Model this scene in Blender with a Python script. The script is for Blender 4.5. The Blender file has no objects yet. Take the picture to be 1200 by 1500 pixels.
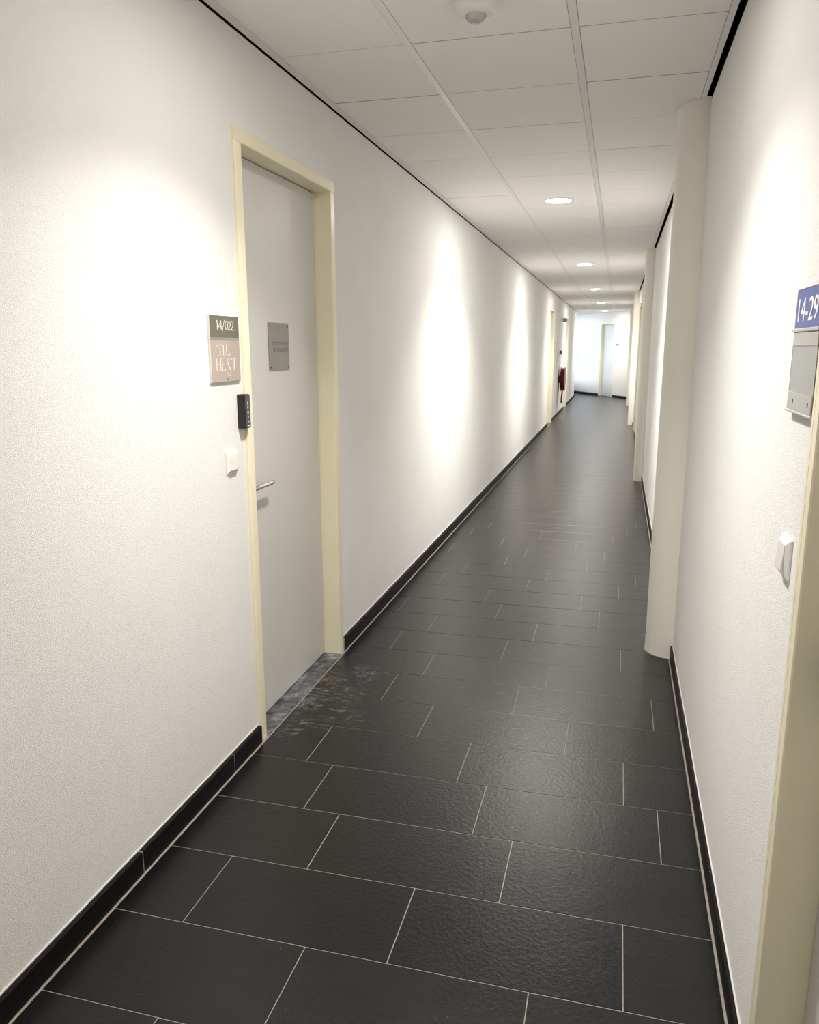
import bpy, bmesh, math, random
from mathutils import Vector, Matrix
random.seed(7)
scene = bpy.context.scene
COL = scene.collection
PI = math.pi

# ------------------------------------------------------------------ camera
cam = bpy.data.cameras.new('camera')
cam.sensor_fit = 'VERTICAL'
cam.sensor_height = 36.0
cam.lens = 1140.067 / 1500 * 36.0
cam.clip_start = 0.02
cam_o = bpy.data.objects.new('camera', cam)
COL.objects.link(cam_o)
Rv = Vector((0.9668581, 0.25529927, -0.00277605))
Uv = Vector((-0.05014672, 0.20055226, 0.97839874))
Fv = Vector((-0.25034123, 0.94583353, -0.206708))
m = Matrix.Identity(4)
for i in range(3):
    m[i][0] = Rv[i]; m[i][1] = Uv[i]; m[i][2] = -Fv[i]
m[0][3], m[1][3], m[2][3] = 1.33883, -1.39056, 1.59518
cam_o.matrix_world = m
scene.camera = cam_o

# ------------------------------------------------------------------ world (plain overcast sky, seen by the hidden window round the bend)
world = bpy.data.worlds.new('World'); scene.world = world
world.use_nodes = True
bg = world.node_tree.nodes['Background']
bg.inputs['Color'].default_value = (0.80, 0.89, 1.0, 1)
bg.inputs['Strength'].default_value = 4.0

# ------------------------------------------------------------------ exposure
vs = scene.view_settings
vs.view_transform = 'Standard'; vs.look = 'None'; vs.gamma = 1.0
vs.use_curve_mapping = False
vs.exposure = 1.25
LAMP_W = 17.0
LAMP_COL = (1.0, 0.943, 0.878)
scene.cycles.diffuse_bounces = 8
scene.cycles.max_bounces = 12
scene.cycles.caustics_reflective = False
scene.cycles.caustics_refractive = False

# ------------------------------------------------------------------ dimensions (metres; x across, y along the corridor)
XL, XR = -0.026, 1.685
ZC = 2.694
YB = -7.0
DX, DY = -0.496, 0.868          # direction of the far angled wall
BX, BY = XR, 24.05
CX, CY = XL, 24.75

# ------------------------------------------------------------------ materials
MATS = {}
def new_mat(name):
    mt = bpy.data.materials.new(name); mt.use_nodes = True
    MATS[name] = mt
    nt = mt.node_tree
    return mt, nt, nt.nodes['Principled BSDF']
def simple(name, col, rough=0.5, metal=0.0, spec=0.5):
    mt, nt, b = new_mat(name)
    b.inputs['Base Color'].default_value = (*col, 1)
    b.inputs['Roughness'].default_value = rough
    b.inputs['Metallic'].default_value = metal
    b.inputs['Specular IOR Level'].default_value = spec
    return mt
def pos_node(nt):
    g = nt.nodes.new('ShaderNodeNewGeometry'); return g.outputs['Position']
def noise(nt, vec, scale, detail=2.0, rough=0.5):
    n = nt.nodes.new('ShaderNodeTexNoise')
    n.inputs['Scale'].default_value = scale; n.inputs['Detail'].default_value = detail
    n.inputs['Roughness'].default_value = rough
    nt.links.new(vec, n.inputs['Vector']); return n.outputs['Fac']
def ramp(nt, fac, stops):
    r = nt.nodes.new('ShaderNodeValToRGB')
    e = r.color_ramp.elements
    while len(e) < len(stops): e.new(0.5)
    for el, (p, c) in zip(e, stops):
        el.position = p; el.color = (*c, 1) if len(c) == 3 else c
    nt.links.new(fac, r.inputs['Fac']); return r.outputs['Color']
def bump(nt, b, height, strength, dist):
    n = nt.nodes.new('ShaderNodeBump')
    n.inputs['Strength'].default_value = strength; n.inputs['Distance'].default_value = dist
    nt.links.new(height, n.inputs['Height']); nt.links.new(n.outputs['Normal'], b.inputs['Normal'])
def math_n(nt, op, a, c):
    n = nt.nodes.new('ShaderNodeMath'); n.operation = op
    for i, v in enumerate((a, c)):
        if isinstance(v, (int, float)): n.inputs[i].default_value = v
        else: nt.links.new(v, n.inputs[i])
    return n.outputs[0]
def mixc(nt, fac, a, c):
    n = nt.nodes.new('ShaderNodeMix'); n.data_type = 'RGBA'
    if isinstance(fac, (int, float)): n.inputs[0].default_value = fac
    else: nt.links.new(fac, n.inputs[0])
    for k, v in ((6, a), (7, c)):
        if isinstance(v, tuple): n.inputs[k].default_value = (*v, 1)
        else: nt.links.new(v, n.inputs[k])
    return n.outputs[2]

# rough white plaster
mt, nt, b = new_mat('plaster')
P = pos_node(nt)
fine = noise(nt, P, 380, 3.0, 0.65)
big = noise(nt, P, 3.0, 3.0)
nt.links.new(ramp(nt, big, [(0.3, (0.865, 0.86, 0.845)), (0.7, (0.89, 0.885, 0.87))]), b.inputs['Base Color'])
b.inputs['Roughness'].default_value = 0.85; b.inputs['Specular IOR Level'].default_value = 0.25
bump(nt, b, fine, 1.0, 0.0026)
simple('column_paint', (0.85, 0.825, 0.75), 0.6, spec=0.4)
# ceiling tile
mt, nt, b = new_mat('ceiling_tile')
P = pos_node(nt)
oi = nt.nodes.new('ShaderNodeObjectInfo')
nt.links.new(ramp(nt, oi.outputs['Random'], [(0.0, (0.885, 0.875, 0.855)), (1.0, (0.905, 0.895, 0.875))]), b.inputs['Base Color'])
b.inputs['Roughness'].default_value = 0.9; b.inputs['Specular IOR Level'].default_value = 0.15
bump(nt, b, noise(nt, P, 420, 2.0), 0.25, 0.001)
simple('ceiling_rail', (0.82, 0.81, 0.79), 0.4)
simple('tile_edge', (0.10, 0.09, 0.08), 0.9, spec=0.1)
simple('ceiling_void', (0.006, 0.006, 0.006), 0.95, spec=0.0)  # near-black colour stands in for the unlit space above the tiles
# floor tile
def floor_mat(name, base_lo, base_hi, dust=True):
    mt, nt, b = new_mat(name)
    P = pos_node(nt)
    oi = nt.nodes.new('ShaderNodeObjectInfo')
    grain = noise(nt, P, 160, 3.0, 0.65)
    mott = noise(nt, P, 9, 4.0, 0.6)
    k = math_n(nt, 'ADD', math_n(nt, 'MULTIPLY', grain, 0.7), math_n(nt, 'MULTIPLY', mott, 0.3))
    k = math_n(nt, 'ADD', k, math_n(nt, 'MULTIPLY', math_n(nt, 'SUBTRACT', oi.outputs['Random'], 0.5), 0.10))
    col = ramp(nt, k, [(0.32, base_lo), (0.72, base_hi)])
    rough = 0.28
    # sparse pale specks
    sp = ramp(nt, noise(nt, P, 95, 1.0), [(0.80, (0, 0, 0)), (0.83, (1, 1, 1))])
    col = mixc(nt, math_n(nt, 'MULTIPLY', sp, 0.35), col, (0.35, 0.34, 0.32))
    if dust:
        # plaster dust scuffed over the floor in front of the door
        sx = nt.nodes.new('ShaderNodeSeparateXYZ'); nt.links.new(P, sx.inputs[0])
        mx = math_n(nt, 'DIVIDE', math_n(nt, 'SUBTRACT', sx.outputs[0], 0.02), 0.42)
        my = math_n(nt, 'DIVIDE', math_n(nt, 'SUBTRACT', sx.outputs[1], 1.85), 0.55)
        d2 = math_n(nt, 'ADD', math_n(nt, 'MULTIPLY', mx, mx), math_n(nt, 'MULTIPLY', my, my))
        area = ramp(nt, d2, [(0.0, (1, 1, 1)), (1.0, (0, 0, 0))])
        mp = nt.nodes.new('ShaderNodeMapping'); mp.inputs['Scale'].default_value = (0.75, 1.5, 1.0); mp.inputs['Rotation'].default_value = (0, 0, 0.5)
        nt.links.new(P, mp.inputs['Vector'])
        n1 = noise(nt, mp.outputs[0], 30, 8.0, 0.78)
        n2 = noise(nt, P, 5.5, 3.0, 0.6)
        s = math_n(nt, 'MULTIPLY', n1, math_n(nt, 'ADD', 0.45, n2))
        s = math_n(nt, 'ADD', s, math_n(nt, 'MULTIPLY', area, 0.13))
        sm = ramp(nt, s, [(0.60, (0, 0, 0)), (0.76, (1, 1, 1))])
        sm = math_n(nt, 'MULTIPLY', sm, ramp(nt, d2, [(0.75, (1, 1, 1)), (1.0, (0, 0, 0))]))
        col = mixc(nt, math_n(nt, 'MULTIPLY', sm, 0.42), col, (0.40, 0.40, 0.39))
    nt.links.new(col, b.inputs['Base Color'])
    b.inputs['Roughness'].default_value = rough
    b.inputs['Specular IOR Level'].default_value = 0.45
    rel = math_n(nt, 'ADD', noise(nt, P, 70, 3.0, 0.6), math_n(nt, 'MULTIPLY', noise(nt, P, 200, 2.0), 0.35))
    bump(nt, b, rel, 0.5, 0.0028)
    return mt
floor_mat('floor_tile', (0.0005, 0.0005, 0.0006), (0.0095, 0.0095, 0.0095))
floor_mat('skirting_tile', (0.002, 0.002, 0.002), (0.006, 0.006, 0.006), dust=False)
MATS['skirting_tile'].node_tree.nodes['Principled BSDF'].inputs['Specular IOR Level'].default_value = 0.2
MATS['skirting_tile'].node_tree.nodes['Principled BSDF'].inputs['Roughness'].default_value = 0.5
# dusty stone threshold
mt, nt, b = new_mat('threshold_stone')
P = pos_node(nt)
n1 = noise(nt, P, 30, 5.0, 0.7); n2 = noise(nt, P, 7, 3.0, 0.6)
sx = nt.nodes.new('ShaderNodeSeparateXYZ'); nt.links.new(P, sx.inputs[0])
s = math_n(nt, 'ADD', math_n(nt, 'MULTIPLY', n1, 0.6), math_n(nt, 'MULTIPLY', n2, 0.6))
nt.links.new(ramp(nt, s, [(0.48, (0.025, 0.026, 0.026)), (0.62, (0.10, 0.105, 0.11)), (0.80, (0.36, 0.37, 0.38))]), b.inputs['Base Color'])
b.inputs['Roughness'].default_value = 0.55
# grout
mt, nt, b = new_mat('grout')
P = pos_node(nt)
nt.links.new(ramp(nt, noise(nt, P, 60, 3.0), [(0.3, (0.27, 0.235, 0.20)), (0.7, (0.38, 0.34, 0.295))]), b.inputs['Base Color'])
b.inputs['Roughness'].default_value = 0.9
# cream frame paint
mt, nt, b = new_mat('cream_paint')
P = pos_node(nt)
nt.links.new(ramp(nt, noise(nt, P, 4, 3.0), [(0.3, (0.84, 0.79, 0.59)), (0.7, (0.87, 0.82, 0.62))]), b.inputs['Base Color'])
b.inputs['Roughness'].default_value = 0.32
bump(nt, b, noise(nt, P, 120, 2.0), 0.05, 0.001)
mt, nt, b = new_mat('door_laminate')
P = pos_node(nt)
nt.links.new(ramp(nt, noise(nt, P, 2.5, 2.0), [(0.3, (0.63, 0.62, 0.59)), (0.7, (0.66, 0.65, 0.62))]), b.inputs['Base Color'])
b.inputs['Roughness'].default_value = 0.42
simple('pale_laminate', (0.60, 0.64, 0.65), 0.42)
simple('steel', (0.62, 0.60, 0.57), 0.28, 1.0)
simple('aluminium', (0.62, 0.62, 0.62), 0.4, 0.7)
simple('dark_edge', (0.045, 0.05, 0.06), 0.4, 0.2)
simple('black_seal', (0.012, 0.012, 0.012), 0.7)
simple('white_plastic', (0.80, 0.785, 0.75), 0.35)
simple('rocker_plastic', (0.74, 0.72, 0.69), 0.3)
simple('black_plastic', (0.010, 0.010, 0.010), 0.45)
simple('black_gloss', (0.016, 0.016, 0.018), 0.25)
simple('icon_white', (0.75, 0.75, 0.73), 0.5)
simple('olive_panel', (0.15, 0.14, 0.10), 0.55)
mt, nt, b = new_mat('pink_panel')
P = pos_node(nt)
nt.links.new(ramp(nt, noise(nt, P, 40, 2.0), [(0.3, (0.42, 0.345, 0.305)), (0.7, (0.45, 0.37, 0.33))]), b.inputs['Base Color'])
b.inputs['Roughness'].default_value = 0.5
simple('pale_edge', (0.68, 0.68, 0.65), 0.5)
simple('lettering_white', (0.88, 0.87, 0.84), 0.6)
simple('lettering_cream', (0.85, 0.80, 0.73), 0.6)
mt, nt, b = new_mat('brushed_plate')
P = pos_node(nt)
nt.links.new(ramp(nt, noise(nt, P, 60, 3.0), [(0.3, (0.255, 0.245, 0.225)), (0.7, (0.29, 0.28, 0.26))]), b.inputs['Base Color'])
b.inputs['Roughness'].default_value = 0.45; b.inputs['Metallic'].default_value = 0.3
simple('engraving', (0.13, 0.12, 0.11), 0.7)
simple('blue_panel', (0.055, 0.085, 0.33), 0.35)
simple('grey_insert', (0.46, 0.455, 0.43), 0.4, 0.2)
simple('grey_plate', (0.36, 0.375, 0.375), 0.35, 0.2)
simple('sensor_dome', (0.40, 0.41, 0.40), 0.25)
simple('red_enamel', (0.20, 0.008, 0.010), 0.35)
simple('red_hose', (0.13, 0.006, 0.008), 0.6)
simple('grey_plastic', (0.34, 0.32, 0.29), 0.5)
simple('white_caulk', (0.62, 0.61, 0.58), 0.8)
mt, nt, b = new_mat('lamp_diffuser')
b.inputs['Base Color'].default_value = (0.9, 0.9, 0.88, 1)
b.inputs['Emission Color'].default_value = (*LAMP_COL, 1)
b.inputs['Emission Strength'].default_value = 105.0
md = mt.copy(); md.name = 'lamp_diffuser_dim'; MATS['lamp_diffuser_dim'] = md
md.node_tree.nodes['Principled BSDF'].inputs['Emission Strength'].default_value = 66.0
mt, nt, b = new_mat('window_glass')
tr = nt.nodes.new('ShaderNodeBsdfTransparent'); gl = nt.nodes.new('ShaderNodeBsdfGlossy')
gl.inputs['Roughness'].default_value = 0.02
mx = nt.nodes.new('ShaderNodeMixShader'); mx.inputs[0].default_value = 0.06
nt.links.new(tr.outputs[0], mx.inputs[1]); nt.links.new(gl.outputs[0], mx.inputs[2])
nt.links.new(mx.outputs[0], nt.nodes['Material Output'].inputs['Surface'])

# ------------------------------------------------------------------ mesh helpers
def link(name, me, mat=None, parent=None):
    o = bpy.data.objects.new(name, me); COL.objects.link(o)
    if mat and me is not None and not me.materials: me.materials.append(MATS[mat])
    if parent is not None: o.parent = parent
    return o
def tag(o, label=None, cat=None, group=None, kind=None):
    if label: o['label'] = label
    if cat: o['category'] = cat
    if group: o['group'] = group
    if kind: o['kind'] = kind
    return o
def empty(name, loc=(0, 0, 0), rz=0.0):
    o = bpy.data.objects.new(name, None); COL.objects.link(o)
    o.location = loc; o.rotation_euler = (0, 0, rz); o.empty_display_size = 0.1
    return o
def bm_box(bm, x0, x1, y0, y1, z0, z1):
    v = [bm.verts.new((x, y, z)) for z in (z0, z1) for y in (y0, y1) for x in (x0, x1)]
    for f in ((0, 2, 3, 1), (4, 5, 7, 6), (0, 1, 5, 4), (2, 6, 7, 3), (0, 4, 6, 2), (1, 3, 7, 5)):
        bm.faces.new([v[i] for i in f])
    return v
def bm_prism(bm, pts, z0, z1):
    a = [bm.verts.new((x, y, z0)) for x, y in pts]; c = [bm.verts.new((x, y, z1)) for x, y in pts]
    n = len(pts)
    bm.faces.new(a[::-1]); bm.faces.new(c)
    for i in range(n):
        j = (i + 1) % n; bm.faces.new((a[i], a[j], c[j], c[i]))
def to_mesh(bm, name, bevel=0.0, seg=1, smooth=False):
    bmesh.ops.recalc_face_normals(bm, faces=bm.faces)
    if bevel > 0:
        bmesh.ops.bevel(bm, geom=[e for e in bm.edges if len(e.link_faces) == 2 and e.calc_face_angle(0) > 0.6],
                        offset=bevel, segments=seg, affect='EDGES', profile=0.5)
    me = bpy.data.meshes.new(name); bm.to_mesh(me); bm.free()
    if smooth:
        for p in me.polygons: p.use_smooth = True
    return me
def box_mesh(name, x0, x1, y0, y1, z0, z1, bevel=0.0, seg=1):
    bm = bmesh.new(); bm_box(bm, x0, x1, y0, y1, z0, z1)
    return to_mesh(bm, name, bevel, seg)
def box(name, x0, x1, y0, y1, z0, z1, mat, parent=None, bevel=0.0, seg=1):
    return link(name, box_mesh(name, x0, x1, y0, y1, z0, z1, bevel, seg), mat, parent)
def lathe(name, prof, mat, parent=None, n=40, axis='Z', loc=(0, 0, 0), smooth=True):
    """prof: list of (radius, height)"""
    bm = bmesh.new(); rings = []
    for r, h in prof:
        if r < 1e-6: rings.append([bm.verts.new((0, 0, h))])
        else: rings.append([bm.verts.new((r * math.cos(2 * PI * i / n), r * math.sin(2 * PI * i / n), h)) for i in range(n)])
    for a, c in zip(rings, rings[1:]):
        for i in range(n):
            j = (i + 1) % n
            if len(a) == 1 and len(c) == 1: continue
            if len(a) == 1: bm.faces.new((a[0], c[i], c[j]))
            elif len(c) == 1: bm.faces.new((a[i], a[j], c[0]))
            else: bm.faces.new((a[i], a[j], c[j], c[i]))
    if axis == 'X':
        bmesh.ops.rotate(bm, verts=bm.verts, cent=(0, 0, 0), matrix=Matrix.Rotation(PI / 2, 3, 'Y'))
    if axis == 'Y':
        bmesh.ops.rotate(bm, verts=bm.verts, cent=(0, 0, 0), matrix=Matrix.Rotation(-PI / 2, 3, 'X'))
    bmesh.ops.translate(bm, verts=bm.verts, vec=loc)
    me = to_mesh(bm, name)
    if smooth:
        for p in me.polygons: p.use_smooth = True
        try: me.set_sharp_from_angle(angle=0.6)
        except Exception: pass
    return link(name, me, mat, parent)
def tube(name, pts, r, mat, parent=None, n=14, cap=True):
    pts = [Vector(p) for p in pts]
    bm = bmesh.new(); rings = []
    up = None
    for i, p in enumerate(pts):
        t = (pts[min(i + 1, len(pts) - 1)] - pts[max(i - 1, 0)]).normalized()
        if up is None:
            up = Vector((0, 0, 1)) if abs(t.z) < 0.9 else Vector((1, 0, 0))
        s = t.cross(up).normalized(); up = s.cross(t).normalized()
        rings.append([bm.verts.new(p + r * (math.cos(2 * PI * k / n) * s + math.sin(2 * PI * k / n) * up)) for k in range(n)])
    for a, c in zip(rings, rings[1:]):
        for i in range(n):
            j = (i + 1) % n; bm.faces.new((a[i], a[j], c[j], c[i]))
    if cap:
        bm.faces.new(rings[0][::-1]); bm.faces.new(rings[-1])
    me = to_mesh(bm, name)
    for p in me.polygons: p.use_smooth = len(p.vertices) == 4
    return link(name, me, mat, parent)
def strokes(name, lines, y, mat, parent, t=0.0006):
    """flat lettering: polylines of ((x, z), ..) with a width, raised t in front of local plane y"""
    bm = bmesh.new()
    for n_, (pts, w) in enumerate(lines):
        P_ = [Vector(q) for q in pts]; L_, R_ = [], []
        for k_, q in enumerate(P_):
            d0 = (q - P_[k_ - 1]).normalized() if k_ else (P_[1] - q).normalized()
            d1 = (P_[k_ + 1] - q).normalized() if k_ < len(P_) - 1 else d0
            tn = d0 + d1
            tn = tn.normalized() if tn.length > 0.2 else d0
            nr = Vector((-tn.y, tn.x)); cs = max(0.45, nr.dot(Vector((-d0.y, d0.x))))
            L_.append(q + nr * (w / 2 / cs)); R_.append(q - nr * (w / 2 / cs))
        tt = t + n_ * 2e-5
        f_ = [(bm.verts.new((a.x, y - tt, a.y)), bm.verts.new((c.x, y - tt, c.y))) for a, c in zip(L_, R_)]
        b_ = [(bm.verts.new((a.x, y, a.y)), bm.verts.new((c.x, y, c.y))) for a, c in zip(L_, R_)]
        for k_ in range(len(P_) - 1):
            bm.faces.new((f_[k_][0], f_[k_][1], f_[k_ + 1][1], f_[k_ + 1][0]))
            bm.faces.new((b_[k_][0], b_[k_ + 1][0], f_[k_ + 1][0], f_[k_][0]))
            bm.faces.new((b_[k_][1], f_[k_][1], f_[k_ + 1][1], b_[k_ + 1][1]))
        bm.faces.new((f_[0][0], b_[0][0], b_[0][1], f_[0][1])); bm.faces.new((f_[-1][0], f_[-1][1], b_[-1][1], b_[-1][0]))
    return link(name, to_mesh(bm, name), mat, parent)
def lettering(name, txt, cx, cz, width, height, y, mat, parent, t=0.0006, bold=0.0):
    cu = bpy.data.curves.new(name, 'FONT'); cu.body = txt; cu.size = 1.0; cu.extrude = 0.001; cu.offset = bold
    cu.align_x = 'CENTER'
    tmp = bpy.data.objects.new(name + '_tmp', cu); COL.objects.link(tmp)
    dg = bpy.context.evaluated_depsgraph_get()
    me = bpy.data.meshes.new_from_object(tmp.evaluated_get(dg))
    bpy.data.objects.remove(tmp); bpy.data.curves.remove(cu)
    xs = [v.co.x for v in me.vertices]; ys = [v.co.y for v in me.vertices]
    x0, x1, y0, y1 = min(xs), max(xs), min(ys), max(ys)
    for v in me.vertices:
        fx = (v.co.x - x0) / (x1 - x0) - 0.5; fz = (v.co.y - y0) / (y1 - y0) - 0.5
        back = v.co.z < 0
        v.co = (cx + fx * width, y if back else y - t, cz + fz * height)
    me.materials.clear(); me.name = name
    return link(name, me, mat, parent)

# ------------------------------------------------------------------ the setting: floor
bm = bmesh.new()
bm_box(bm, -6.5, 1.9, YB - 0.2, 33.0, -0.06, -0.0014)
floor = tag(link('floor', to_mesh(bm, 'floor'), 'grout'), 'corridor floor of large charcoal tiles with pale grout', 'floor', kind='structure')
PX, GAP = 0.605, 0.0027
X0T, X1T = 0.0, 1.666
def row_y(k):
    if k <= 40: return 0.304 * k - 0.00022 * k * max(k, 0)
    return row_y(40) + (k - 40) * 0.2864
JOINT = {-1: .333, 0: .593, 1: .219, 2: .474, 3: .338, 4: .224, 5: .601, 6: .351, 7: .471, 8: .216, 9: .349, 10: .092, 11: .58,
         12: .205, 13: .318, 14: .583, 15: .097, 16: .471, 17: .154, 18: .270, 19: .355, 20: .214, 21: .465, 22: .102, 23: .578,
         24: .33, 25: .15, 26: .46, 27: .25, 28: .575, 29: .12, 30: .35}
def tile_mesh(w, d, top=0.0):
    bm = bmesh.new()
    c = 0.0007
    pr = [(-w / 2, -d / 2), (w / 2, -d / 2), (w / 2, d / 2), (-w / 2, d / 2)]
    a = [bm.verts.new((x, y, -0.012)) for x, y in pr]
    b_ = [bm.verts.new((x, y, -c)) for x, y in pr]
    t = [bm.verts.new((x - math.copysign(c, x), y - math.copysign(c, y), top)) for x, y in pr]
    bm.faces.new(a[::-1]); bm.faces.new(t)
    for i in range(4):
        j = (i + 1) % 4
        bm.faces.new((a[i], a[j], b_[j], b_[i])); bm.faces.new((b_[i], b_[j], t[j], t[i]))
    return to_mesh(bm, 'floor_tile')
CACHE = {}
n_tile = 0
far = []
k = -18
while row_y(k) < 23.6:
    y0, y1 = row_y(k), row_y(k + 1)
    j = JOINT.get(k, None)
    if j is None: j = random.choice([.1, .155, .215, .27, .34, .47, .58])
    xs = [X0T]
    x = j
    while x < X1T - 0.02:
        if x > 0.02: xs.append(x)
        x += PX
    xs.append(X1T)
    for i in range(len(xs) - 1):
        a = xs[i] + (GAP / 2 if i else 0); c = xs[i + 1] - (GAP / 2 if i < len(xs) - 2 else 0)
        w, d = round(c - a, 4), round(y1 - y0 - GAP, 4)
        if -4 <= k < 66:
            key = (w, d)
            if key not in CACHE:
                me = tile_mesh(w, d); me.materials.append(MATS['floor_tile']); CACHE[key] = me
            o = link('floor_tile', CACHE[key], None, floor)
            o.location = ((a + c) / 2, (y0 + y1) / 2, random.uniform(-0.0002, 0.0002))
            n_tile += 1
        else: far.append((a, c, y0 + GAP / 2, y1 - GAP / 2))
    k += 1
y0 = row_y(k)
while y0 < 32.5:                                     # beyond the bend
    off = random.uniform(0, PX); x = -6.3 + off
    while x < 1.66:
        c = min(x + PX - GAP, 1.666)
        far.append((x, c, y0 + GAP / 2, y0 + 0.2864 - GAP / 2)); x += PX
    y0 += 0.2864
bm = bmesh.new()
for a, c, u, v in far: bm_box(bm, a, c, u, v, -0.012, 0.0)
tag(link('floor_tile_field', to_mesh(bm, 'floor_tile_field'), 'floor_tile', floor), kind='stuff')

# ------------------------------------------------------------------ walls with door openings
DOORS_L = [1.313, 14.72, 19.47]; DW = 1.015; DH = 2.366
DOORS_R = [0.117, 14.62]       # outer far edge (door runs towards -y)
def wall_run(bm, xs0, xs1, y0, y1, holes):
    """solid wall from y0 to y1 with openings (a, b) up to the door head"""
    y = y0
    for a, c in sorted(holes):
        bm_box(bm, xs0, xs1, y, a, 0, ZC + 0.03)
        bm_box(bm, xs0, xs1, a, c, DH - 0.02, ZC + 0.03)
        y = c
    bm_box(bm, xs0, xs1, y, y1, 0, ZC + 0.03)
TH = 0.18
bm = bmesh.new()
wall_run(bm, XL - TH, XL, YB, CY, [(a + 0.02, a + DW - 0.02) for a in DOORS_L])
tag(link('wall_left', to_mesh(bm, 'wall_left'), 'plaster'), 'white rough plaster wall on the left with three doors', 'wall', kind='structure')
bm = bmesh.new()
wall_run(bm, XR, XR + TH, YB, BY + 0.5, [(a - DW + 0.02, a - 0.02) for a in DOORS_R])
tag(link('wall_right', to_mesh(bm, 'wall_right'), 'plaster'), 'white rough plaster wall on the right with half-round columns', 'wall', kind='structure')
box_o = box('wall_back', XL - TH, XR + TH, YB - TH, YB, 0, ZC + 0.03, 'plaster')
tag(box_o, 'white plaster wall closing the corridor behind the viewer', 'wall', kind='structure')
# angled far wall, in its own frame: local x to the viewer's right, local y into the wall
ENDROT = math.atan2(-DY, -DX)
EL = 8.0
def place_end(o): o.location = (BX, BY, 0); o.rotation_euler = (0, 0, ENDROT)
ED0 = -1.94; EDW = 0.95
bm = bmesh.new()
bm_box(bm, -EL, ED0 + 0.02, 0, TH, 0, ZC + 0.03)
bm_box(bm, ED0 + 0.02, ED0 + EDW - 0.02, 0, TH, DH - 0.02, ZC + 0.03)
bm_box(bm, ED0 + EDW - 0.02, 0.0, 0, TH, 0, ZC + 0.03)
o = link('wall_end', to_mesh(bm, 'wall_end'), 'plaster'); place_end(o)
tag(o, 'angled white wall at the far end, lit by daylight', 'wall', kind='structure')
# wall on the near side of the bend with a tall window, out of sight
ux, uy = DX, DY
nx, ny = -DY, DX        # points to the left of the bend (outwards)
def bend_pt(t, s): return (CX + ux * t + nx * s, CY + uy * t + ny * s)
W0, W1 = 0.7, 3.3
bm = bmesh.new()
def bend_box(t0, t1, z0, z1, s0=0.0, s1=0.18):
    bm_prism(bm, [bend_pt(t0, s0), bend_pt(t1, s0), bend_pt(t1, s1), bend_pt(t0, s1)], z0, z1)
bend_box(0.0, W0, 0, ZC + 0.03); bend_box(W1, 7.0, 0, ZC + 0.03)
bend_box(W0, W1, 0, 0.35); bend_box(W0, W1, 2.5, ZC + 0.03)
tag(link('wall_bend', to_mesh(bm, 'wall_bend'), 'plaster'), 'white wall round the bend holding a tall window', 'wall', kind='structure')
bm = bmesh.new()
bend_box(6.0, 6.18, 0, ZC + 0.03, -2.2, 0.1)
tag(link('wall_bend_end', to_mesh(bm, 'wall_bend_end'), 'plaster'), 'white wall closing the corridor round the bend', 'wall', kind='structure')
bm = bmesh.new()
for t0, t1 in ((W0, W0 + .06), ((W0 + W1) / 2 - .03, (W0 + W1) / 2 + .03), (W1 - .06, W1)): bend_box(t0, t1, 0.35, 2.5, 0.06, 0.13)
for z0, z1 in ((0.35, 0.41), (2.44, 2.5)): bend_box(W0 + .06, W1 - .06, z0, z1, 0.06, 0.13)
win = tag(link('window_1', to_mesh(bm, 'window_1'), 'white_plastic'), 'tall white framed window round the bend', 'window', kind='structure')
for t0, t1 in ((W0 + .06, (W0 + W1) / 2 - .03), ((W0 + W1) / 2 + .03, W1 - .06)):
    bm = bmesh.new(); bend_box(t0, t1, 0.41, 2.44, 0.09, 0.098)
    link('pane', to_mesh(bm, 'pane'), 'window_glass', win)

# ------------------------------------------------------------------ ceiling: dark void slab, tiles, rails, edge trim
bm = bmesh.new(); bm_box(bm, -6.5, XR + TH, YB - TH, 33.0, ZC + 0.03, ZC + 0.12)
ceil = tag(link('ceiling', to_mesh(bm, 'ceiling'), 'ceiling_void'), 'suspended ceiling of pale mineral tiles in a metal grid', 'ceiling', kind='structure')
RAILS = [(0.508, 0.537), (1.117, 1.146)]
COLS = [(0.016, 0.508), (0.537, 1.117), (1.146, 1.638)]
CP = 0.6045
def ceil_tile_mesh(w, d):
    bm = bmesh.new(); c = 0.0012
    pr = [(-w / 2, -d / 2), (w / 2, -d / 2), (w / 2, d / 2), (-w / 2, d / 2)]
    a = [bm.verts.new((x, y, 0.015)) for x, y in pr]
    b_ = [bm.verts.new((x, y, c)) for x, y in pr]
    t = [bm.verts.new((x - math.copysign(c, x), y - math.copysign(c, y), 0)) for x, y in pr]
    bm.faces.new(a); bm.faces.new(t[::-1])
    for i in range(4):
        j = (i + 1) % 4
        f = bm.faces.new((a[i], b_[i], b_[j], a[j])); f.material_index = 1
        bm.faces.new((b_[i], t[i], t[j], b_[j]))
    return to_mesh(bm, 'ceiling_tile')
CM = []
for a, c in COLS:
    me = ceil_tile_mesh(c - a - 0.0025, CP - 0.0055); me.materials.append(MATS['ceiling_tile']); me.materials.append(MATS['tile_edge']); CM.append(me)
k = -14
while 1.685 + CP * k < 24.3:
    yc = 1.685 + CP * (k + 0.5)
    for (a, c), me in zip(COLS, CM):
        o = link('ceiling_tile', me, None, ceil)
        o.location = ((a + c) / 2, yc, ZC + random.uniform(0, 0.0012))
    k += 1
YCE = 1.685 + CP * k
for a, c in RAILS:
    box('ceiling_rail', a, c, YB, YCE, ZC - 0.0015, ZC + 0.02, 'ceiling_rail', ceil, 0.0008)
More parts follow.
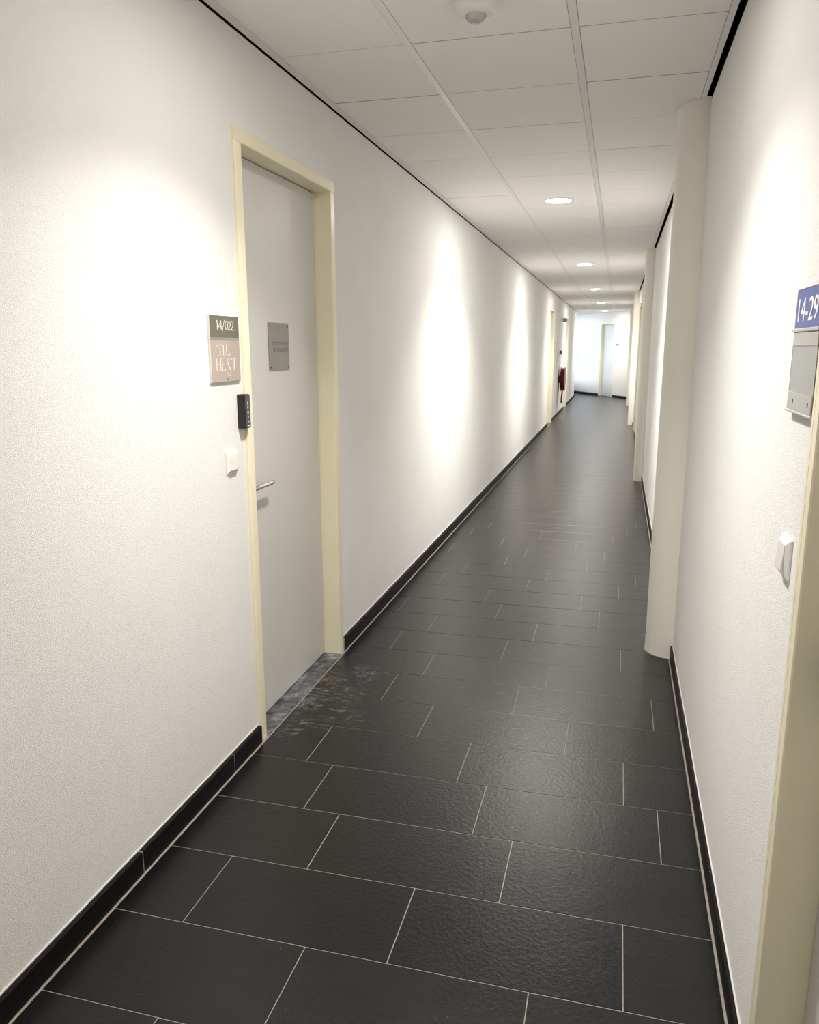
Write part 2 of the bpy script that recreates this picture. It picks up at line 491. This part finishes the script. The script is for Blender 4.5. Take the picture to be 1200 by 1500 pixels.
# plain plasterboard over the bend
bm = bmesh.new()
bm_prism(bm, [(XL - 0.0, YCE), (XR, YCE), (XR, 26.5), (-3.0, 32.5), (-6.0, 32.5), (XL, 24.7)], ZC, ZC + 0.015)
link('bend_panel', to_mesh(bm, 'bend_panel'), 'ceiling_tile', ceil)
# L-shaped edge trims ; black strips on the walls paint in the shade of the gap
t1 = tag(box('trim_1', -0.018, 0.0155, YB, 24.7, ZC - 0.001, ZC + 0.012, 'ceiling_rail', None, 0.0008), 'white metal ceiling edge strip along the left wall', 'trim', kind='structure')
COLS_Y = [(2.775, 0.132), (8.40, 0.105), (15.56, 0.105), (21.3, 0.10)]
bm = bmesh.new()
y = YB
for cy, r in COLS_Y + [(24.2, 0.0)]:
    bm_box(bm, 1.6385, 1.661, y, cy - r - 0.0 if r else 24.05, ZC - 0.001, ZC + 0.012)
    y = cy + r
t2 = tag(link('trim_2', to_mesh(bm, 'trim_2', 0.0008), 'ceiling_rail'), 'white metal ceiling edge strip along the right wall', 'trim', kind='structure')

box('gap_shade_strip', XL, XL + 0.0015, YB, 24.7, ZC - 0.005, ZC + 0.03, 'ceiling_void', t1)  # black strip on the wall face, painted shade for the narrow gap
box('gap_shade_strip', XR - 0.0015, XR, YB, 24.0, ZC - 0.003, ZC + 0.03, 'ceiling_void', t2)  # same painted shade along the right wall
# ------------------------------------------------------------------ skirting
def skirting(name, x0, x1, runs, phase, label):
    par = empty(name, ((x0 + x1) / 2, 0, 0)); tag(par, label, 'skirting', kind='structure')
    mesh = {}
    xc = (x0 + x1) / 2
    for a, c in runs:
        y = a; e = phase
        while e <= a + 0.03: e += 0.605
        while y < c - 1e-4:
            y2 = min(e, c); L = round(y2 - y - 0.003, 3)
            if L > 0.01:
                if L not in mesh:
                    mesh[L] = box_mesh('skirting_tile', x0 - xc, x1 - xc, -L / 2, L / 2, 0.0005, 0.073, 0.0009)
                    mesh[L].materials.append(MATS['skirting_tile'])
                o = link('skirting_tile', mesh[L], None, par); o.location = (0, (y + y2) / 2, 0)
            y = y2; e += 0.605
        wall_x = x0 if x0 < 0.5 else x1
        sgn = 1 if x0 < 0.5 else -1
        xa, xb = sorted((wall_x, wall_x + sgn * 0.004))
        box('caulk_line', xa - xc, xb - xc, a, c, 0.073, 0.0765, 'white_caulk', par)
        xa, xb = sorted((wall_x + sgn * 0.001, wall_x + sgn * (abs(x1 - x0) - 0.0007)))
        box('joint_filler', xa - xc, xb - xc, a, c, 0.0, 0.0718, 'grout', par)
    return par
runs_l = [(YB, 1.313 - .002), (1.313 + DW + .002, 14.72), (14.72 + DW, 19.47), (19.47 + DW, CY)]
skirting('baseboard_left', XL, -0.0075, runs_l, 0.463 - 0.605 * 14, 'black tile skirting along the left wall')
runs_r = [(YB, DOORS_R[0] - DW), (DOORS_R[0], COLS_Y[0][0] - COLS_Y[0][1] + .012)]
ed = [COLS_Y[0][0] + .132, 8.295, 8.505, 14.62 - DW]
runs_r += [(ed[0], ed[1]), (ed[2], ed[3]), (14.62, 15.455), (15.665, 21.2), (21.4, BY)]
skirting('baseboard_right', 1.6725, XR, runs_r, 0.2 - 0.605 * 14, 'black tile skirting along the right wall')
par = empty('baseboard_end', (BX, BY, 0), ENDROT); tag(par, 'black tile skirting along the angled far wall', 'skirting', kind='structure')
for a, c in ((ED0 + EDW, -0.02), (-EL, ED0)):
    x = c
    while x > a + 0.02:
        x2 = max(a, x - 0.605); box('skirting_tile', x2 + .0015, x - .0015, -0.0125, 0, 0.0005, 0.073, 'skirting_tile', par, 0.0009); x = x2

# ------------------------------------------------------------------ doors
def door(name, loc, rz, label, width=DW, leaf_mat='door_laminate', handle_left=True, threshold=True, hoff=0.068):
    """local x to the viewer's right, local y into the wall, origin at the frame's outer left foot on the wall face"""
    r = empty(name, loc, rz); tag(r, label, 'door', kind='structure')
    F, D, LY = 0.051, 0.014, 0.074
    fr = empty('door_frame'); fr.parent = r
    def jamb(x_out, sgn):
        # L profile: face, stepped outer lip and deep reveal
        pr = [(0, 0.01), (0, -D + 0.003), (0.003, -D), (0.016, -D), (0.018, -D + 0.0015), (0.020, -D), (F - 0.003, -D), (F, -D + 0.003), (F, LY + 0.05), (F - 0.03, LY + 0.05), (F - 0.03, 0.01)]
        bm = bmesh.new(); bm_prism(bm, [(x_out + sgn * x, y) for x, y in pr], 0.0, DH - F)
        return link('jamb', to_mesh(bm, 'jamb'), 'cream_paint', fr)
    jamb(0, 1); jamb(width, -1)
    # head: swept along x
    bm = bmesh.new()
    prh = [(0.01, DH), (-D + 0.003, DH), (-D, DH - 0.003), (-D, DH - F + 0.003), (-D + 0.003, DH - F), (LY + 0.05, DH - F), (LY + 0.05, DH - F + 0.03), (0.01, DH - F + 0.03)]
    a = [bm.verts.new((0, y, z)) for y, z in prh]; c = [bm.verts.new((width, y, z)) for y, z in prh]
    bm.faces.new(a); bm.faces.new(c[::-1])
    for i in range(len(prh)):
        j = (i + 1) % len(prh); bm.faces.new((a[i], c[i], c[j], a[j]))
    link('head', to_mesh(bm, 'head'), 'cream_paint', fr)
    # leaf
    leaf = box('door_leaf', F + 0.003, width - F - 0.003, LY, LY + 0.04, 0.008, DH - F - 0.004, leaf_mat, r, 0.001)
    bm = bmesh.new()
    bm_box(bm, F, F + 0.003, LY + 0.006, LY + 0.045, 0, DH - F); bm_box(bm, width - F - 0.003, width - F, LY + 0.006, LY + 0.045, 0, DH - F)
    bm_box(bm, F + 0.003, width - F - 0.003, LY + 0.006, LY + 0.045, DH - F - 0.004, DH - F)
    link('seal', to_mesh(bm, 'seal'), 'black_seal', fr)
    box('backing', 0.0, width, LY + 0.055, LY + 0.07, 0, DH, 'black_seal', fr)
    # lever handle
    s = 1 if handle_left else -1
    hx = F + hoff if handle_left else width - F - hoff
    lathe('rosette', [(0.0, 0.0), (0.026, 0.0), (0.026, 0.007), (0.024, 0.009), (0.0, 0.009)], 'steel', leaf, 28, 'Y', (hx, LY, 1.04)).rotation_euler = (0, 0, 0)
    pts = [(hx, LY, 1.04), (hx, LY - 0.030, 1.04)]
    for i in range(1, 7):
        a_ = i / 6 * PI / 2
        pts.append((hx + s * 0.020 * (1 - math.cos(a_)), LY - 0.030 - 0.020 * math.sin(a_), 1.04))
    pts.append((hx + s * 0.150, LY - 0.050, 1.04)); pts.append((hx + s * 0.172, LY - 0.048, 1.04))
    tube('lever', pts, 0.0095, 'steel', leaf, 18)
    lathe('lock_rosette', [(0.0, 0.0), (0.026, 0.0), (0.026, 0.007), (0.024, 0.009), (0.012, 0.009), (0.009, 0.014), (0.0, 0.014)], 'steel', leaf, 28, 'Y', (hx, LY - 0.014, 0.965))
    if threshold:
        box('threshold', F, width - F, -0.020, LY + 0.05, 0.0, 0.004, 'threshold_stone', r, 0.001)
    return r
door('door_1', (XL, DOORS_L[0], 0), PI / 2, 'nearest left door, grey leaf in a cream frame with metal plate')
door('door_2', (XL, DOORS_L[1], 0), PI / 2, 'left door just before the red hose reel, in a cream frame')
door('door_3', (XL, DOORS_L[2], 0), PI / 2, 'left door just beyond the red hose reel, in a cream frame')
door('door_4', (XR, DOORS_R[0], 0), -PI / 2, 'right door at the picture edge, cream frame with deep reveal', hoff=0.028)
door('door_5', (XR, DOORS_R[1], 0), -PI / 2, 'narrow sliver of cream door frame on the right between columns')
door('door_6', (BX + DX * (-ED0), BY + DY * (-ED0), 0), ENDROT, 'pale door in the angled wall at the far end', EDW, 'pale_laminate', handle_left=False, threshold=False)

# ------------------------------------------------------------------ half-round columns
def column(cy, r, label):
    root = empty('column', (XR, cy, 0)); tag(root, label, 'column', 'half-round columns along the right wall')
    def half(rad, n=28, x_in=0.0):
        pts = [(x_in, -rad)] + [(-rad * math.sin(PI * i / n), -rad * math.cos(PI * i / n)) for i in range(1, n)] + [(x_in, rad)]
        return pts
    bm = bmesh.new(); bm_prism(bm, half(r), 0.0, ZC - 0.001)
    me = to_mesh(bm, 'shaft')
    for p in me.polygons: p.use_smooth = len(p.vertices) == 4
    me.set_sharp_from_angle(angle=0.5)
    link('shaft', me, 'column_paint', root)
    # ceiling collar and foot joint
    for nm, ro, ri, z0, z1, mt in (('ceiling_collar', r + 0.020, r + 0.003, ZC - 0.0025, ZC - 0.0005, 'ceiling_rail'), ('foot_joint', r + 0.006, r - 0.002, 0.0, 0.0025, 'grout')):
        bm = bmesh.new(); n = 28
        out = [(-ro * math.sin(PI * i / n), -ro * math.cos(PI * i / n)) for i in range(n + 1)]
        inn = [(-ri * math.sin(PI * i / n), -ri * math.cos(PI * i / n)) for i in range(n + 1)]
        for i in range(n):
            q = [out[i], out[i + 1], inn[i + 1], inn[i]]
            bm_prism(bm, q, z0, z1)
        bmesh.ops.remove_doubles(bm, verts=bm.verts, dist=1e-5)
        link(nm, to_mesh(bm, nm), mt, root)
    return root
column(*COLS_Y[0], 'nearest and widest half-round beige column on the right wall')
column(*COLS_Y[1], 'second half-round beige column on the right wall from the front')
column(*COLS_Y[2], 'third half-round beige column, just past the right cream door frame')
column(*COLS_Y[3], 'farthest half-round column on the right, beside the angled wall')

# ------------------------------------------------------------------ recessed downlights
def downlight(y, label, k=1.0):
    r = empty('ceiling_light', (0.832, y, ZC)); tag(r, label, 'ceiling light', 'recessed round downlights along the corridor')
    lathe('trim_ring', [(0.093, -0.001), (0.094, -0.005), (0.104, -0.0075), (0.114, -0.005), (0.117, 0.0), (0.093, -0.0002)], 'white_plastic', r, 48)
    lathe('diffuser', [(0.0, -0.0045), (0.05, -0.004), (0.0935, -0.002), (0.0935, 0.0), (0.0, 0.0)], 'lamp_diffuser' if k == 1.0 else 'lamp_diffuser_dim', r, 48)
    li = bpy.data.lights.new('lamp', 'AREA'); li.shape = 'DISK'; li.size = 0.186
    li.energy = LAMP_W * k; li.color = LAMP_COL; li.spread = math.radians(116)
    lo = bpy.data.objects.new('lamp', li); COL.objects.link(lo); lo.parent = r; lo.location = (0, 0, -0.009)
    return r
LY0 = 1.685 + CP * 5.5
names = {0: 'nearest round recessed downlight in the ceiling', 1: 'second round recessed downlight from the front', 2: 'third round recessed downlight from the front',
         3: 'fourth round downlight, partly hidden by a hanging sensor', 4: 'farthest round downlight, by the angled wall',
         -1: 'round downlight just above the top edge of the view', -2: 'round downlight behind the viewer'}
for i in range(-2, 5): downlight(LY0 + i * CP * 8 + {4: -0.2, -1: CP, -2: CP}.get(i, 0), names[i], {-2: 1.0, -1: 0.64, 4: 0.6}.get(i, 1.0))

# ------------------------------------------------------------------ motion sensors
def sensor(loc, label, s=1.0):
    r = empty('motion_sensor', loc); tag(r, label, 'sensor', 'ceiling motion sensors')
    lathe('housing', [(0.0, 0), (0.074 * s, 0), (0.076 * s, -0.014 * s), (0.074 * s, -0.018 * s), (0.068 * s, -0.030 * s), (0.056 * s, -0.038 * s), (0.037 * s, -0.042 * s), (0.0, -0.042 * s)], 'white_plastic', r, 44)
    pr = [(0.0345 * s * math.cos(a * PI / 16), -0.040 * s - 0.026 * s * math.sin(a * PI / 16)) for a in range(9)]
    lathe('lens_dome', pr, 'sensor_dome', r, 40)
    return r
sensor((0.832, 1.385, ZC), 'white round motion sensor with grey dome, nearest on the ceiling')
sensor((0.84, 18.95, ZC), 'small far motion sensor hanging in front of the fourth downlight', 0.72)

# ------------------------------------------------------------------ signs and fittings on the near left wall
def on_left(name, y, z, label, cat, group=None, x=XL):
    return tag(empty(name, (x, y, z), PI / 2), label, cat, group)
def on_right(name, y, z, label, cat, group=None, x=XR):
    return tag(empty(name, (x, y, z), -PI / 2), label, cat, group)
SW, SH = 0.216, 0.231
s = on_left('room_sign', 1.070, 1.476, 'olive and pink room sign 14/022 beside the near left door', 'sign')
box('back_plate', 0, SW, -0.009, 0, 0, SH, 'pale_edge', s, 0.0008)
box('number_panel', 0.002, SW - .002, -0.0105, -0.009, 0.156, SH - .001, 'olive_panel', s, 0.0004)
box('name_panel', 0.002, SW - .002, -0.0105, -0.009, 0.002, 0.147, 'pink_panel', s, 0.0004)
box('divider', 0.0, SW, -0.0115, -0.009, 0.1485, 0.1515, 'aluminium', s, 0.0006)
box('divider', 0.0, SW, -0.0115, -0.009, 0.1525, 0.1550, 'aluminium', s, 0.0006)
def U(pts, w): return ([(u * SW, v * SH) for u, v in pts], w)
def ell(cu, cv, ru, rv, w, a0=0, a1=360, n=22):
    return U([(cu + ru * math.cos(math.radians(a0 + (a1 - a0) * i / n)), cv + rv * math.sin(math.radians(a0 + (a1 - a0) * i / n))) for i in range(n + 1)], w)
w1, w2, wb = 0.0032, 0.0014, 0.0046
def two(u): return [U([(u, .895), (u + .01, .915), (u + .04, .925), (u + .07, .91), (u + .078, .88), (u + .06, .845), (u, .795)], w2), U([(u, .793), (u + .085, .793)], w1), U([(u + .074, .905), (u + .074, .86)], w1)]
L = [U([(.25, .79), (.25, .925)], w1), U([(.25, .925), (.225, .912)], w2),
     U([(.375, .79), (.375, .925)], w1), U([(.372, .922), (.285, .83), (.40, .83)], w2),
     U([(.40, .75), (.49, .935)], 0.0018),
     ell(.555, .858, .042, .066, w2), ell(.555, .858, .043, .064, w1, 120, 240), ell(.555, .858, .043, .064, w1, -60, 60)] + two(.615) + two(.715)
strokes('room_number', L, -0.0105, 'lettering_white', s)
L = [U([(.30, .405), (.30, .56)], wb), U([(.20, .535), (.225, .562), (.37, .566), (.39, .55)], w2),
     U([(.415, .405), (.415, .562)], wb), U([(.52, .405), (.52, .562)], wb), U([(.415, .562), (.60, .562), (.635, .535)], w2), U([(.52, .488), (.59, .488)], w2), U([(.52, .407), (.62, .407), (.645, .44)], w2),
     U([(.17, .175), (.165, .362)], wb), U([(.165, .28), (.30, .28)], 0.0009), U([(.30, .175), (.295, .362)], wb), U([(.355, .175), (.35, .362)], w1), U([(.295, .362), (.43, .362), (.46, .335)], w2), U([(.35, .27), (.43, .27)], w2), U([(.355, .177), (.44, .177), (.47, .205)], w2),
     U([(.655, .325), (.635, .352), (.59, .362), (.545, .345), (.535, .305)], w2), U([(.535, .305), (.55, .265), (.60, .215), (.635, .165)], wb), U([(.635, .165), (.64, .125), (.61, .095), (.56, .09), (.53, .115), (.52, .15)], w2),
     U([(.765, .175), (.765, .355)], wb), U([(.665, .33), (.69, .357), (.83, .36), (.855, .335)], w2)]
strokes('name_lettering', L, -0.0105, 'lettering_cream', s)
strokes('arrow_mark', [U([(.49, .03), (.52, .055)], .003), U([(.49, .03), (.49, .065)], .002), U([(.52, .055), (.55, .03)], .002)], -0.0105, 'engraving', s)

# plate screwed on the door leaf
s = on_left('door_plate', 1.714, 1.4985, 'grey metal name plate with four screws on the near left door', 'plate', x=XL - 0.074)
PW, PH = 0.213, 0.203
bm = bmesh.new(); bm_box(bm, 0, PW, -0.003, 0, 0, PH)
link('plate', to_mesh(bm, 'plate', 0.0008), 'brushed_plate', s)
for x, z in ((.014, .014), (PW - .014, .014), (.014, PH - .014), (PW - .014, PH - .014)):
    lathe('screw', [(0.0, 0.0012), (0.0035, 0.0012), (0.0045, 0.0)], 'engraving', s, 14, 'Y', (x, -0.0042, z))
lettering('engraved_line', 'STUDIO HOUSE', PW * .56, PH * .565, PW * .80, PH * .085, -0.003, 'engraving', s, 0.0003)
lettering('engraved_line', 'OF CONCEPTS', PW * .58, PH * .435, PW * .74, PH * .085, -0.003, 'engraving', s, 0.0003)

# black intercom beside the frame
s = on_left('intercom', 1.262, 1.300, 'slim black intercom with white icons beside the left door frame', 'intercom')
link('body', box_mesh('body', 0.0, 0.046, -0.031, 0, 0, 0.127, 0.004, 3), 'black_plastic', s)
link('face', box_mesh('face', 0.003, 0.043, -0.0325, -0.031, 0.004, 0.123, 0.0006), 'black_gloss', s)
for i, z in enumerate((0.094, 0.078, 0.060, 0.043, 0.026)):
    c = 0.024; e = 0.0036
    shp = [[([(c - e, z - e), (c, z + e), (c + e, z - e)], .0022), ([(c - e, z - e), (c + e, z - e)], .0016)],
           [([(c - e, z), (c + e, z)], .008)],
           [([(c - e, z - e), (c - e, z + e), (c + e, z + e), (c + e, z - e), (c - e, z - e)], .0016)],
           [([(c, z - e), (c, z + e)], .003)],
           [([(c - e, z + e), (c, z), (c - e, z - e)], .0022), ([(c + e, z + e), (c + e, z - e)], .0016)]][i]
    strokes('icon', shp, -0.0325, 'icon_white', s, 0.0003)
strokes('icon', [([(.016, .010), (.032, .010)], .005)], -0.0325, 'icon_white', s, 0.0003)

def switch(root):
    bm = bmesh.new()
    f = 0.082; i0 = 0.011; dpt = 0.012
    q0 = [(0, 0), (f, 0), (f, f), (0, f)]; q1 = [(i0, i0), (f - i0, i0), (f - i0, f - i0), (i0, f - i0)]
    a = [bm.verts.new((x, 0, z)) for x, z in q0]; a2 = [bm.verts.new((x, -0.004, z)) for x, z in q0]
    c = [bm.verts.new((x, -dpt, z)) for x, z in q1]
    bm.faces.new(a); bm.faces.new(c)
    for i in range(4):
        j = (i + 1) % 4; bm.faces.new((a[i], a[j], a2[j], a2[i])); bm.faces.new((a2[i], a2[j], c[j], c[i]))
    link('surround', to_mesh(bm, 'surround', 0.0008), 'white_plastic', root)
    bm = bmesh.new()
    g = i0 + 0.0012
    v = [(g, g), (f - g, g), (f - g, f - g), (g, f - g)]
    dep = [dpt + 0.0055, dpt + 0.0055, dpt + 0.001, dpt + 0.001]
    a = [bm.verts.new((x, -dpt + 0.002, z)) for x, z in v]; c = [bm.verts.new((x, -d, z)) for (x, z), d in zip(v, dep)]
    bm.faces.new(a); bm.faces.new(c)
    for i in range(4):
        j = (i + 1) % 4; bm.faces.new((a[i], a[j], c[j], c[i]))
    link('rocker', to_mesh(bm, 'rocker', 0.0008), 'rocker_plastic', root)
    strokes('mark', [([(f * .70, g + .006), (f * .76, g + .006)], .0045)], -dpt - 0.0050, 'engraving', root, 0.0005)
switch(on_left('light_switch', 1.153, 1.144, 'white rocker light switch beside the near left door', 'switch', 'rocker light switches'))
switch(on_right('light_switch', 0.300, 1.143, 'white rocker light switch on the right wall under the blue sign', 'switch', 'rocker light switches'))

# blue room sign on the right wall
s = on_right('room_sign', 0.350, 1.468, 'blue and grey room sign 14-29 on the right wall', 'sign')
bm = bmesh.new(); bm_box(bm, 0, SW, -0.010, 0, 0, 0.236)
link('back_plate', to_mesh(bm, 'back_plate', 0.001), 'dark_edge', s)
box('number_panel', 0.011, SW - .002, -0.0115, -0.010, 0.162, 0.233, 'blue_panel', s, 0.0004)
box('divider', 0.0, SW, -0.014, -0.010, 0.1545, 0.1615, 'aluminium', s, 0.0015, 2)
box('upper_strip', 0.011, SW - .002, -0.012, -0.010, 0.128, 0.153, 'grey_insert', s, 0.0004)
box('insert', 0.011, SW - .002, -0.011, -0.010, 0.040, 0.128, 'grey_plate', s, 0.0003)
box('lower_strip', 0.011, SW - .002, -0.013, -0.010, 0.005, 0.040, 'grey_insert', s, 0.0006)
box('bottom_edge', 0.0, SW, -0.014, -0.010, 0.0, 0.005, 'aluminium', s, 0.001)
for x in (0.060, 0.186): box('slot', x, x + .006, -0.0136, -0.013, 0.019, 0.027, 'black_seal', s, 0.0005)
lettering('room_number', '14-29', 0.112, 0.1955, 0.160, 0.044, -0.0115, 'lettering_white', s, 0.0006, 0.004)

# ------------------------------------------------------------------ far left wall fittings
def arc_pts(c, r, n, x, turns):
    return [(x, c[0] + r * math.cos(2 * PI * turns * i / n), c[1] + r * math.sin(2 * PI * turns * i / n)) for i in range(n + 1)]
HY, HZ = 17.75, 0.845
h = tag(empty('fire_hose_reel', (XL, HY, HZ)), 'dark red fire hose reel on the left wall between two doors', 'hose reel')
for x in (0.045, 0.135):
    lathe('flange', [(0.0, 0.0), (0.285, 0.0), (0.292, 0.006), (0.285, 0.012), (0.0, 0.012)], 'red_enamel', h, 48, 'X', (x, 0, 0))
lathe('drum', [(0.0, 0.0), (0.10, 0.0), (0.10, 0.08), (0.0, 0.08)], 'red_enamel', h, 32, 'X', (0.056, 0, 0))
for i, rr in enumerate((0.255, 0.228, 0.20)):
    for x in (0.072, 0.096, 0.120):
        tube('hose_turn', arc_pts((0, 0), rr, 40, x, 1.0), 0.0125, 'red_hose', h, 10, False)
box('wall_bracket', 0.0, 0.045, -0.05, 0.05, -0.08, 0.08, 'red_enamel', h, 0.004)
loop = [(0.11, -0.24, -0.10)] + [(0.11 - 0.03 * math.sin(PI * i / 14), -0.24 + 0.22 * i / 14, -0.10 - 0.43 * math.sin(PI * i / 14)) for i in range(1, 14)] + [(0.11, -0.02, -0.10)]
tube('hanging_hose', loop, 0.014, 'red_hose', h, 12)
tube('nozzle', [(0.10, -0.13, -0.50), (0.085, -0.13, -0.555), (0.06, -0.13, -0.56)], 0.015, 'red_enamel', h, 12)
c = tag(empty('call_point', (XL, 17.72, 1.425)), 'small red call point on the wall above the hose reel', 'call point')
box('housing', 0, 0.05, -0.045, 0.045, 0, 0.09, 'red_enamel', c, 0.004, 2)
box('press_plate', 0.05, 0.052, -0.028, 0.028, 0.02, 0.07, 'white_plastic', c, 0.0005)
c = tag(empty('alarm_sounder', (XL, 17.95, 2.225)), 'grey round alarm sounder high on the left wall', 'alarm')
lathe('base', [(0.0, 0.0), (0.05, 0.0), (0.05, 0.035), (0.046, 0.04), (0.0, 0.04)], 'white_plastic', c, 32, 'X', (0, 0, 0))
lathe('horn', [(0.0, 0.04), (0.040, 0.04), (0.043, 0.075), (0.048, 0.115), (0.045, 0.122), (0.0, 0.11)], 'grey_plastic', c, 32, 'X', (0, 0, 0))
def small_sign(root, blue):
    box('back_plate', 0, 0.2, -0.010, 0, 0, 0.23, 'aluminium', root, 0.001)
    box('number_panel', 0.004, 0.196, -0.0115, -0.010, 0.155, 0.226, 'blue_panel' if blue else 'grey_insert', root, 0.0004)
    box('insert', 0.004, 0.196, -0.0112, -0.010, 0.006, 0.148, 'grey_insert', root, 0.0004)
small_sign(on_left('room_sign', 19.23, 1.47, 'small pale sign beside the left door past the hose reel', 'sign'), False)
small_sign(on_left('room_sign', 15.83, 1.47, 'small pale sign just past the left door before the hose reel', 'sign'), False)
def on_end(name, s_, z, label, cat, group=None):
    o = empty(name, (BX + DX * s_, BY + DY * s_, z), ENDROT); return tag(o, label, cat, group)
small_sign(on_end('room_sign', 0.93, 1.47, 'small blue and white sign beside the far end door', 'sign'), True)
switch(on_end('light_switch', 0.93, 1.14, 'tiny white light switch beside the far end door', 'switch', 'rocker light switches'))
